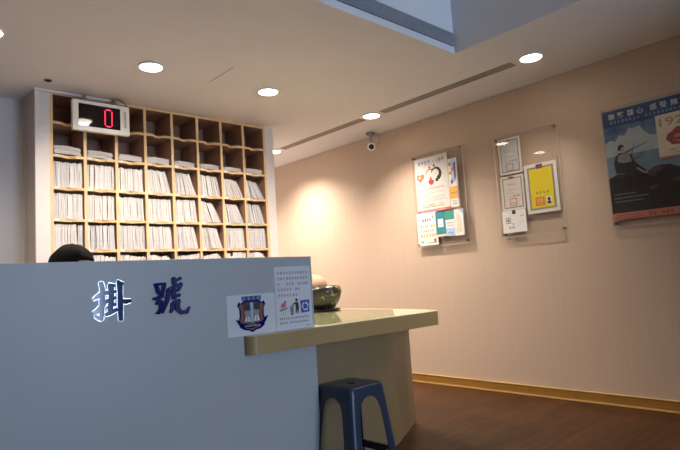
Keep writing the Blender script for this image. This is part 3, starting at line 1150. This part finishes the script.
for sx in (-1, 1):
    for sy in (-1, 1):
        obj('leg', leg(sx, sy), m_blue, stool, smooth=True)
for q in range(4):
    bm = B()
    zr0, zr1 = .075, .115
    a0, a1 = half(zr0), half(zr1)
    w = .110
    for s, (h0, h1, z0_, z1_) in enumerate(((a0 - .0065, a1 - .0065, zr0, zr1),)):
        v = [(-w, -h0, zr0), (w, -h0, zr0), (w, -h1, zr1), (-w, -h1, zr1), (-w, -h0 + .016, zr0), (w, -h0 + .016, zr0), (w, -h1 + .016, zr1), (-w, -h1 + .016, zr1)]
        vs = []
        for p in v:
            x_, y_ = p[0], p[1]
            for _ in range(q):
                x_, y_ = -y_, x_
            vs.append(bm.verts.new((SX + x_, SY + y_, p[2])))
        for f in ((0, 1, 2, 3), (5, 4, 7, 6), (0, 4, 5, 1), (3, 2, 6, 7), (0, 3, 7, 4), (1, 5, 6, 2)):
            bm.faces.new([vs[i] for i in f])
    obj('rail', bm, m_blue, stool)

# ------------------------------------------------------------------ security camera
cctv = thing('security_camera', (4.005, 3.824, 2.34), 'small white security camera hanging from the ceiling by the right wall', 'camera')
cx_, cy_ = 4.005, 3.824
bm = B()
lathe(bm, [(.040, 0), (.046, .006), (.046, .022)], (cx_, cy_, ZC - .022), 28)
obj('mount_plate', bm, m_slot, cctv, smooth=True)
bm = B()
tube(bm, [(cx_, cy_, ZC - .02), (cx_, cy_, ZC - .080), (cx_ - .002, cy_ - .004, ZC - .120)], [.016, .016, .019], 14)
obj('bracket', bm, m_slot, cctv, smooth=True)
aim = Vector((-cx_, -cy_, 0)).normalized() + Vector((0, 0, -.25))
hd = Vector((cx_ - .004, cy_ - .006, ZC - .148))
bm = B()
lathe(bm, [(.016, -.070), (.034, -.066), (.042, -.046), (.043, .018), (.041, .026), (.034, .028)], hd, 28, aim)
obj('camera_body', bm, m_whitepl, cctv, smooth=True)
bm = B()
lathe(bm, [(.027, .0281), (.0265, .030), (.012, .031), (.0001, .033)], hd, 28, aim)
obj('lens', bm, m_black, cctv, smooth=True)
bm = B()
tube(bm, [(cx_ + .02, cy_ - .025, ZC - .015), (cx_ + .035, cy_ - .075, ZC - .03), (cx_ + .045, cy_ - .090, ZC - .085), (cx_ + .035, cy_ - .065, ZC - .130), (cx_ + .025, cy_ + .0, ZC - .152)], .0045, 8)
obj('cable', bm, m_slot, cctv, smooth=True)

# ------------------------------------------------------------------ acrylic notice boards on the right wall
m_edgeglint = mat('acrylic_edge_glint', (0.62, 0.58, 0.52), 0.15, var=0.05)  # pale strips standing in for the glint along the sheet's edges
XA = 4.080      # back face of the acrylic
def board(y0, y1, z0, z1, lab, studs=None):
    t = thing('acrylic_board', (XA, (y0 + y1) / 2, z0), lab, 'notice board', 'acrylic boards on the right wall')
    bm = B()
    box(bm, XA - .005, XA, y1, y0, z0, z1, .001, 1)
    obj('acrylic_panel', bm, m_acryl, t)
    bm = B()
    e = .0035
    for (a0, a1, b0, b1) in ((y0 - .0004 + e, y0, z0, z1), (y1, y1 + .0004 - e, z0, z1), (y1, y0, z0 - e, z0), (y1, y0, z1, z1 + e)):
        box(bm, XA - .0048, XA - .0002, min(a0, a1), max(a0, a1), b0, b1)
    obj('edge_glint', bm, m_edgeglint, t)
    for (yy, zz) in ((y0 - .022, z1 - .022), (y1 + .022, z1 - .022), (y0 - .022, z0 + .022), (y1 + .022, z0 + .022)):
        bm = B()
        lathe(bm, [(.008, -.0315), (.008, -.001), (.012, .0052), (.0125, .009), (.010, .012)], (XA, yy, zz), 20, Vector((-1, 0, 0)))
        obj('stud', bm, m_chrome, t, smooth=True)
    return t


def paper(name, y0, y1, z0, z1, depth, lab, cat, m=m_paper, group=None, th=.0008):
    """y0 is the left edge in the picture; depth = distance of the paper's back from the wall side"""
    bm = B()
    xx = XA + depth
    box(bm, xx - th, xx, y1, y0, z0, z1)
    o = tag(obj(name, bm, m), lab, cat, group)
    return o, (Vector((xx - th, y0, z0)), Vector((0, -1, 0)), Vector((0, 0, 1)), Vector((-1, 0, 0))), y0 - y1, z1 - z0


BK = .0045      # behind the acrylic (towards the wall)
FRT = -.0066    # stuck on the acrylic's face
# --- first board
board(3.372, 2.785, 1.272, 2.155, 'clear acrylic notice board nearest the security camera')
o, fr, w, h = paper('health_poster', 3.342, 2.958, 1.595, 2.118, BK, 'white health poster with a heart and two hugging figures', 'poster')
text('poster_title', '健康管理\u00b7人人健康', .04, h - .064, .040, fr, .0001, m_blueink, o, .006, w - .075)
flats('printed_subtitle', glyphs(.10, h - .082, 16, .010, .013, 41), fr, .0001, m_inkgrey, o)
def heart(cx, cy, s):
    pts = []
    for k in range(28):
        t = 2 * math.pi * k / 28
        pts.append((cx + s * 16 * math.sin(t) ** 3 / 16, cy + s * (13 * math.cos(t) - 5 * math.cos(2 * t) - 2 * math.cos(3 * t) - math.cos(4 * t)) / 16))
    return pts
flats('heart_print', [heart(.062, .335, .046)], fr, .0001, m_salmon, o)
flats('heart_core', [heart(.052, .340, .018)], fr, .0006, m_cream, o)
flats('hand_print', [stroke([(.010, .292), (.030, .270), (.062, .262), (.100, .276), (.118, .300)], [.005, .006, .006, .006, .004])], fr, .0001, m_inkgrey, o)
ra = lambda cx, cy, r, a0, a1, w0, w1, n=12: stroke([(cx + r * math.cos(math.radians(a0 + (a1 - a0) * i / n)), cy + r * math.sin(math.radians(a0 + (a1 - a0) * i / n))) for i in range(n + 1)], [w0 + (w1 - w0) * i / n for i in range(n + 1)])
flats('red_figure_print', [ell(.175, .420, .011, .012), ra(.182, .345, .056, 165, 50, .006, .012), [(.150, .288), (.166, .300), (.180, .330), (.190, .330), (.196, .300), (.222, .290), (.212, .262), (.190, .250), (.168, .258)]], fr, .0001, m_red, o)
flats('black_figure_print', [ell(.232, .428, .011, .012), ra(.245, .352, .052, 160, -60, .008, .040), [(.238, .300), (.262, .312), (.282, .296), (.262, .276), (.240, .276)]], fr, .0006, m_ink, o)
flats('clasped_hands_print', [stroke([(.196, .352), (.212, .345), (.232, .352), (.248, .362)], [.010, .010, .009, .006])], fr, .0011, m_cream, o)
flats('red_lines', [p for p in glyphs(.11, .212, 12, .016, .018, 42)] + glyphs(.05, .060, 3, .014, .018, 49), fr, .0001, m_red, o)
ll = []
for i, (y, n, x) in enumerate(((.192, 12, .10), (.172, 14, .13), (.152, 8, .03), (.134, 20, .05), (.116, 18, .07), (.098, 21, .05), (.062, 6, .10))):
    ll += glyphs(x, y, n, .011, .0145, 50 + i)
flats('printed_lines', ll, fr, .0001, m_inkgrey, o)
flats('blue_lines', glyphs(.13, .062, 5, .015, .018, 60) + glyphs(.25, .062, 4, .013, .016, 61), fr, .0003, m_blueink, o)
flats('orange_lines', [rect(.06, .044, .32, .054)], fr, .0001, m_orange, o)
flats('pink_band', [rect(.0, .0, w, .022)], fr, .0001, m_pink, o)
flats('band_text', glyphs(.04, .005, 20, .011, .0145, 63), fr, .0006, m_wprint, o)

o, fr, w, h = paper('leaflet', 2.925, 2.840, 1.600, 2.040, FRT - .014, 'narrow tall colourful leaflet at the right side of the first acrylic board', 'leaflet', th=.014)
flats('flower_print', [ell(.020, h - .05, .016, .018), ell(.045, h - .10, .018, .02), ell(.020, h - .13, .016, .016)], fr, .0001, m_salmon, o)
flats('blue_print', [[(.030, h - .01), (.080, h - .02), (.080, h - .20), (.010, h - .25), (.030, h - .15)]], fr, .0001, m_lblue, o)
flats('dark_print', [[(.055, h - .05), (.080, h - .03), (.080, h - .17), (.060, h - .20)], ell(.03, h - .21, .014, .02)], fr, .0006, m_purple, o)
flats('yellow_band', [rect(.0, .075, w, .185)], fr, .0001, m_orange, o)
flats('leaflet_text', glyphs(.012, .120, 4, .014, .017, 70) + glyphs(.022, .02, 3, .015, .018, 71) + glyphs(.022, .045, 3, .012, .016, 72), fr, .0006, m_ink, o)

o, fr, w, h = paper('handout', 3.355, 3.118, 1.284, 1.592, FRT, 'white handout with yellow lettering at the bottom left of the first board', 'leaflet')
flats('handout_heading', glyphs(.06, .225, 4, .026, .029, 73, wt=.2), fr, .0001, m_ink, o)
flats('yellow_lettering', glyphs(.035, .165, 6, .028, .031, 74, (3,), wt=.22) + glyphs(.03, .075, 6, .032, .034, 75, wt=.22), fr, .0001, m_orange, o)
flats('pink_lettering', glyphs(.04, .125, 6, .020, .027, 76, wt=.2), fr, .0001, m_pink, o)
flats('garden_print', [ell(.05, .035, .018, .012), [(.10, .016), (.22, .020), (.22, .030), (.12, .026)], ell(.19, .262, .012, .012)], fr, .0001, m_green, o)
flats('flower_print', [ell(.20, .045, .013, .016)], fr, .0006, m_red, o)

# three small booklets beside each other
for (y0, y1, z0, z1, lab, base, hd_) in ((3.116, 3.008, 1.352, 1.578, 'dark teal booklet at the bottom of the first board, left of three booklets', m_teal, 0),
                                         (3.006, 2.908, 1.346, 1.574, 'green and white booklet between two others at the bottom of the first board', m_paper, 1),
                                         (2.906, 2.812, 1.342, 1.575, 'pale booklet at the right of three booklets on the first board', m_paper, 2)):
    o, fr, w, h = paper('booklet', y0, y1, z0, z1, FRT - .012, lab, 'booklet', base, 'booklets at the bottom of the first board', th=.012)
    if hd_ == 0:
        flats('text_box', [rect(.025, .085, .085, .160)], fr, .0001, m_wprint, o)
        flats('booklet_text', glyphs(.030, .130, 4, .011, .013, 80) + glyphs(.030, .105, 4, .011, .013, 81), fr, .0006, m_inkgrey, o)
        flats('light_band', [rect(.0, .0, w, .018)], fr, .0001, m_cream, o)
    elif hd_ == 1:
        flats('green_band', [rect(.0, h - .08, w, h)], fr, .0001, mat('sea_green_print', (.05, .30, .24), .5, var=.1, scale=40), o)
        flats('blue_band', [rect(.0, .0, w, .07)], fr, .0001, m_lblue, o)
        flats('booklet_text', glyphs(.015, .112, 5, .011, .014, 82) + glyphs(.015, .088, 5, .011, .014, 83) + glyphs(.02, .02, 3, .014, .018, 84), fr, .0006, m_ink, o)
    else:
        flats('pale_print', [[(.01, .02), (.08, .03), (.075, .12), (.05, .205), (.02, .19), (.03, .10)]], fr, .0001, m_cream, o)
        flats('corner_print', [[(w, h), (w - .05, h), (w, h - .05)]], fr, .0001, m_lblue, o)

# --- second board with certificates
board(2.462, 1.908, 1.280, 2.124, 'clear acrylic board holding a yellow certificate, between the other two boards')
def certificate(y0, y1, z0, z1, lab, field, seed, yellow=False, frontd=BK):
    o, fr, w, h = paper('certificate', y0, y1, z0, z1, frontd, lab, 'certificate', m_paper, 'certificates on the second board')
    b = .016 if not yellow else .026
    bb_ = .010 if not yellow else .016
    flats('border', [rect(b, b, w - b, h - b)], fr, .0001, m_olive, o)
    flats('field', [rect(b + bb_, b + bb_, w - b - bb_, h - b - bb_)], fr, .0006, field, o)
    d = .0011
    return o, fr, w, h, d
o, fr, w, h, d = certificate(2.428, 2.226, 1.797, 2.098, 'pale grey framed certificate at the top left of the second board', mat('pale_grey_print', (.58, .61, .63), .6, var=.03), 0)
flats('printed_lines', glyphs(.06, .185, 7, .010, .014, 90) + glyphs(.05, .145, 6, .010, .016, 91), fr, d, m_inkgrey, o)
flats('pale_patch', [ell(.10, .155, .04, .015)], fr, d, m_cream, o)
flats('signature', glyphs(.10, .100, 4, .012, .016, 92), fr, d + .0005, m_ink, o)
flats('red_seal', [rect(.062, .030, .067, .085), rect(.120, .030, .125, .085), rect(.062, .080, .125, .085), rect(.062, .028, .125, .033)], fr, d, m_red, o)
flats('emblem', [ell(.10, .282, .018, .006)], fr, d, m_maroon, o)
o, fr, w, h, d = certificate(2.434, 2.226, 1.497, 1.782, 'white framed certificate with a red seal at the middle left of the second board', mat('blush_print', (.76, .70, .68), .6, var=.03), 1)
flats('printed_lines', glyphs(.05, .165, 8, .008, .013, 93) + glyphs(.05, .138, 5, .008, .013, 94) + glyphs(.05, .108, 4, .008, .013, 95), fr, d, m_inkgrey, o)
flats('red_heading', glyphs(.065, .205, 6, .012, .014, 96), fr, d, m_red, o)
flats('signature', glyphs(.105, .105, 3, .017, .022, 97), fr, d + .0005, m_ink, o)
flats('red_seal', [rect(.070, .034, .075, .095), rect(.130, .034, .135, .095), rect(.070, .090, .135, .095), rect(.070, .034, .135, .039)] + glyphs(.078, .050, 3, .014, .017, 98), fr, d, m_red, o)
flats('emblem', [ell(.10, .268, .026, .010)], fr, d + .001, m_maroon, o)
o, fr, w, h, d = certificate(2.214, 1.941, 1.442, 1.838, 'yellow certificate in a white frame on the second board', m_yellow, 2, True, BK)
flats('printed_lines', glyphs(.075, .315, 9, .009, .013, 99) + glyphs(.085, .265, 8, .008, .012, 100) + glyphs(.065, .215, 5, .008, .012, 101) + glyphs(.065, .190, 9, .008, .012, 102), fr, d, m_orange, o)
flats('signature', [p for p in glyphs(.085, .150, 4, .020, .030, 103)], fr, d, m_ink, o)
flats('red_seal', [rect(.078, .058, .084, .125), rect(.144, .058, .150, .125), rect(.078, .119, .150, .125), rect(.078, .058, .150, .064)] + glyphs(.090, .070, 3, .016, .019, 104), fr, d, m_red, o)
flats('orange_seal', [rect(.084, .064, .144, .119)], fr, d - .0002, m_orange, o)
flats('portrait_print', [ell(.190, .100, .012, .015), [(.172, .066), (.178, .084), (.202, .084), (.208, .066)]], fr, d + .0004, m_ink, o)
flats('portrait_ground', [rect(.168, .064, .212, .122)], fr, d, m_wprint, o)
flats('flag_emblem', [rect(.105, .352, .160, .388)], fr, d + .001, m_maroon, o)
flats('flag_corner', [rect(.105, .370, .128, .388)], fr, d + .0016, m_blueink, o)
o, fr, w, h = paper('id_sheet', 2.440, 2.228, 1.312, 1.493, FRT, 'white sheet with a small stamp below the two small certificates', 'notice')
flats('stamp_print', [rect(.030, .075, .036, .125), rect(.070, .075, .076, .125), rect(.030, .119, .076, .125), rect(.030, .075, .076, .081), ell(.053, .100, .012, .014)], fr, .0001, m_inkgrey, o)
flats('signature', glyphs(.055, .030, 2, .022, .027, 105) + glyphs(.085, .060, 1, .018, .02, 106) + glyphs(.16, .125, 2, .012, .02, 107) + glyphs(.16, .075, 2, .008, .02, 108), fr, .0001, m_ink, o)
flats('clip_print', [rect(.092, .150, .124, .181)], fr, .0001, m_ink, o)

# --- big poster board at the right edge
board(1.572, 0.988, 1.268, 2.124, 'clear acrylic board holding the big blue poster at the right')
o, fr, w, h = paper('sky_poster', 1.562, 0.998, 1.312, 2.100, BK, 'large blue poster of a person sitting on dark rocks under a cloudy sky', 'poster', m_sky)
flats('header_band', [rect(0, h - .120, w, h)], fr, .0001, m_header, o)
title = [('聯', .042), ('繫', .105), ('醫', .170), ('心', .232), ('感', .318), ('受', .380), ('無', .446), ('限', .506)]
for ch, xx in title:
    text('poster_title', ch, xx, h - .062, .047, fr, .0006, m_wprint, o, .010)
flats('poster_subtitle', glyphs(.050, h - .098, 19, .018, .0258, 110, (8,)), fr, .0006, m_lblue, o)
cl = [(0, .43), (0, .555), (.04, .575), (.07, .560), (.10, .600), (.14, .590), (.17, .640), (.20, .628), (.24, .640), (.26, .600), (.30, .560), (.42, .540), (w, .530), (w, .43)]
flats('cloud_print', [cl], fr, .0002, m_cloud, o)
flats('sea_print', [rect(0, .29, w, .455)], fr, .0007, m_sea, o)
flats('rock_print', [[(0, .045), (0, .300), (.06, .325), (.12, .320), (.18, .330), (.22, .315), (.27, .318), (.33, .340), (.40, .335), (w, .250), (w, .045)]], fr, .0012, m_rock, o)
flats('rock_highlight', [[(.24, .30), (.30, .335), (.36, .345), (.34, .30), (.29, .27)], [(.40, .23), (.48, .26), (.47, .20)], [(.25, .20), (.33, .215), (.28, .18)]], fr, .0017, m_rockl, o)
fs = lambda pts: [(.055 + (a - .055) * 1.22, .325 + (b - .325) * 1.14) for a, b in pts]
flats('seated_figure_print', [fs([(.055, .330), (.048, .390), (.062, .440), (.085, .455), (.112, .452), (.150, .430), (.158, .400), (.165, .380), (.210, .330), (.232, .310), (.212, .300), (.175, .318), (.130, .318)])], fr, .0022, m_rock, o)
flats('figure_shirt_print', [fs([(.070, .400), (.072, .438), (.095, .448), (.120, .446), (.140, .428), (.146, .390), (.105, .388)]), fs(stroke([(.170, .345), (.200, .315), (.222, .308)], [.010, .012, .014]))], fr, .0027, mat('grey_print', (.34, .33, .33), .6, var=.2, scale=60), o)
flats('figure_face_print', [fs(ell(.099, .478, .013, .017))], fr, .0027, m_skin, o)
flats('figure_hair_print', [fs([(.078, .470), (.078, .495), (.092, .507), (.110, .500), (.114, .488), (.098, .488), (.090, .470)])], fr, .0032, m_rock, o)
flats('instrument_print', [fs(stroke([(.120, .452), (.170, .468), (.240, .492)], [.012, .006, .003])), fs(stroke([(.150, .430), (.158, .470), (.172, .500)], [.005, .004, .003])), fs(stroke([(.145, .400), (.190, .410), (.215, .440)], [.006, .006, .004]))], fr, .0032, m_rockl, o)
flats('credit_text', glyphs(.025, .175, 9, .010, .016, 111) + glyphs(.025, .148, 15, .010, .015, 112) + glyphs(.025, .122, 13, .010, .015, 113), fr, .0017, m_cloud, o)
flats('salmon_band', [rect(0, 0, w, .048)], fr, .0017, m_salmon, o)
flats('band_text', glyphs(.030, .026, 12, .009, .012, 114) + glyphs(.020, .008, 14, .010, .0135, 115) + glyphs(.235, .010, 6, .022, .027, 116, (2,)) + glyphs(.42, .015, 8, .010, .014, 117), fr, .0022, m_rock, o)
o, fr, w, h = paper('hotline_sticker', 1.216, 0.965, 1.690, 1.985, FRT, 'cream square sticker with a number and red shape on the blue poster', 'sticker', m_cream)
text('hotline_number', '1925', .020, h - .080, .078, fr, .0001, m_olive, o, .012, w - .05)
flats('red_shape_print', [[(.050, .120), (.062, .155), (.090, .170), (.120, .195), (.165, .190), (.200, .165), (.205, .125), (.180, .095), (.165, .075), (.140, .066), (.120, .078), (.085, .080), (.070, .100)]], fr, .0001, m_maroon, o)
flats('shape_detail', [ell(.12, .135, .02, .012), ell(.165, .150, .012, .010), [(.09, .11), (.15, .10), (.13, .09)]], fr, .0006, m_salmon, o)
flats('sticker_text', glyphs(.060, .042, 11, .013, .0155, 118) + glyphs(.060, .022, 10, .010, .013, 119), fr, .0001, m_ink, o)
flats('red_edge', [rect(0, 0, w, .012)], fr, .0001, m_salmon, o)

# ------------------------------------------------------------------ person seated behind the counter
PXC, PYC = .872, 2.985
def skin_body(name, verts, edges, radii, m, parent=None, root=0, sub=2):
    me = bpy.data.meshes.new(name)
    me.from_pydata(verts, edges, [])
    o = bpy.data.objects.new(name, me)
    C.objects.link(o)
    md = o.modifiers.new('skin', 'SKIN')
    md.use_smooth_shade = True
    for i, r in enumerate(radii):
        sv = me.skin_vertices[0].data[i]
        sv.radius = r if isinstance(r, tuple) else (r, r)
        sv.use_root = i == root
    s = o.modifiers.new('sub', 'SUBSURF')
    s.levels = s.render_levels = sub
    dg = bpy.context.evaluated_depsgraph_get()
    dg.update()
    m2 = bpy.data.meshes.new_from_object(o.evaluated_get(dg))
    bpy.data.objects.remove(o)
    bm = B()
    bm.from_mesh(m2)
    return bm


# sits facing +X and a little towards the counter, bent over the desk
hx, hy = PXC, PYC
V_, E_, R_ = [], [], []
def chain(pts, rad, start=None):
    prev = start
    ids = []
    for p, r in zip(pts, rad):
        V_.append(p)
        R_.append(r)
        i = len(V_) - 1
        if prev is not None:
            E_.append((prev, i))
        prev = i
        ids.append(i)
    return ids
face = Vector((.93, -.37, 0)).normalized()       # the way the person faces (towards the counter)
side = Vector((-face.y, face.x, 0))
bface = Vector((.35, -.937, 0)).normalized()     # the body faces the desk, the head is turned
bside = Vector((-bface.y, bface.x, 0))
base = Vector((hx, hy, 0)) - bface * .22
def at(f, s, z):
    q = base + bface * f + bside * s
    return (q.x, q.y, z)
sp = chain([at(0, 0, .52), at(.015, 0, .64), at(.06, 0, .78), at(.12, 0, .90), at(.165, 0, .98), at(.20, 0, 1.045)], [(.125, .10), (.12, .09), (.125, .095), (.12, .085), (.06, .06), (.048, .048)])
for sgn in (1, -1):
    arm = chain([at(.12, sgn * .165, .935), at(.20, sgn * .22, .83), at(.26, sgn * .21, .775)], [.052, .044, .036], sp[3])
    fore = chain([at(.36, sgn * .16, .770), at(.45, sgn * .12, .767), at(.485, sgn * .10, .765)], [.032, .024, .026], arm[-1])
    palm = chain([at(.525, sgn * .095, .764)], [.026], fore[-1])
    for k, (ds, ln) in enumerate(((-.027, .060), (-.009, .070), (.009, .066), (.026, .052))):
        chain([at(.550, sgn * .095 + ds, .765), at(.550 + ln * .55, sgn * .095 + ds * 1.1, .766), at(.550 + ln, sgn * .095 + ds * 1.15, .752)], [.0095, .0085, .0075], palm[-1])
    chain([at(.505, sgn * .095 - sgn * .03, .763), at(.535, sgn * .095 - sgn * .052, .760), at(.555, sgn * .095 - sgn * .056, .752)], [.011, .0095, .008], fore[-1])
    legs = chain([at(.03, sgn * .10, .52), at(.20, sgn * .11, .52), at(.36, sgn * .12, .51), at(.36, sgn * .12, .30), at(.34, sgn * .12, .10), at(.34, sgn * .12, .055), at(.46, sgn * .13, .04)], [.09, .085, .062, .056, .042, .04, .034], sp[0])
bm = skin_body('person', V_, E_, R_, m_cloth)
person = obj('person', bm, [m_cloth, m_skin], smooth=True)
tag(person, 'person with black hair seated behind the counter, only the top of the head showing', 'person')
for p in person.data.polygons:
    cz = p.center + person.location
    d = (Vector((cz.x, cz.y, 0)) - base)
    if (cz.z > 1.0) or (d.dot(bface) > .40 and cz.z > .7 and cz.z < .85):
        p.material_index = 1
# head with a face, bent forward
hc = Vector((hx, hy, 1.160))
tilt = Matrix.Rotation(math.radians(14), 4, side)
rotf = Matrix((face, side, Vector((0, 0, 1)))).transposed().to_4x4()
def headpt(v):
    q = tilt @ (rotf @ v)
    return hc + Vector(q[:3])
bm = B()
bmesh.ops.create_icosphere(bm, subdivisions=4, radius=1)
for v in bm.verts:
    x, y, z = v.co
    q = Vector((x * .092, y * .074, z * .112))
    if z < 0:
        q.x *= 1 - .18 * z * z
        q.y *= 1 - .30 * z * z
        q.x += .012 * (-z)
    nose = math.exp(-((y / .16) ** 2) - (((z + .18) / .18) ** 2)) * (x > 0)
    q.x += .020 * nose
    eye = sum(math.exp(-(((y - s * .40) / .16) ** 2) - (((z - .02) / .10) ** 2)) for s in (-1, 1)) * (x > 0)
    q.x -= .008 * eye
    lip = math.exp(-((y / .25) ** 2) - (((z + .55) / .07) ** 2)) * (x > 0)
    q.x += .006 * lip
    v.co = headpt(q)
obj('head', bm, m_skin, person, smooth=True)
bm = B()
for s in (-1, 1):
    pts = [(.0, s * .074, .015), (-.012, s * .084, .022), (-.018, s * .088, .004), (-.012, s * .084, -.022), (.0, s * .076, -.030)]
    tube(bm, [headpt(Vector(p)) for p in pts], [.006, .009, .010, .008, .005], 10)
obj('ear', bm, m_skin, person, smooth=True)
bm = B()
for s in (-1, 1):
    lathe(bm, [(.0001, 0), (.008, .003), (.010, .006), (.0001, .010)], headpt(Vector((.078, s * .030, .004))), 14, rotf.to_3x3() @ Vector((1, 0, 0)))
obj('eye', bm, m_ink, person, smooth=True)
bm = B()
tube(bm, [headpt(Vector((.090, y * .024, -.062 - .002 * y * y))) for y in (-1, -.5, 0, .5, 1)], [.002, .004, .0045, .004, .002], 8)
obj('mouth', bm, m_pink, person, smooth=True)
bm = B()
bmesh.ops.create_icosphere(bm, subdivisions=4, radius=1)
rh = random.Random(3)
for v in bm.verts:
    x, y, z = v.co
    q = Vector((x * .108 - .008, y * .102, z * .118 + .006))
    if z < -.1:
        q.y *= 1 - .25 * (z + .1) ** 2
    a = math.atan2(y, x)
    q *= 1 + .016 * math.sin(a * 17 + z * 5) + .014 * math.sin(a * 5 + 2 + z * 9)
    front = x > .35 and z < .42
    if front:
        q = Vector((x * .082, y * .066, z * .10))
    if x > .0 and abs(y) > .6 and z < -.1:
        q = Vector((x * .08, y * .066, z * .10))
    v.co = headpt(q)
obj('hair', bm, m_hair, person, smooth=True)

ch = thing('office_chair', (base.x, base.y, 0), 'dark office chair the seated person uses behind the counter', 'chair')
bm = B()
lathe(bm, [(.20, 0), (.225, .012), (.225, .035), (.19, .048)], (base.x + .02, base.y - .02, .385), 32)
obj('seat', bm, m_black, ch, smooth=True)
bm = B()
lathe(bm, [(.028, 0), (.028, .32)], (base.x, base.y, .065), 20)
obj('post', bm, m_chrome, ch, smooth=True)
for k in range(5):
    a = 2 * math.pi * k / 5 + .3
    bm = B()
    tube(bm, [(base.x + .02 * math.cos(a), base.y + .02 * math.sin(a), .09), (base.x + .26 * math.cos(a), base.y + .26 * math.sin(a), .06), (base.x + .28 * math.cos(a), base.y + .28 * math.sin(a), .012)], [.022, .016, .012], 10)
    obj('leg', bm, m_black, ch, smooth=True)
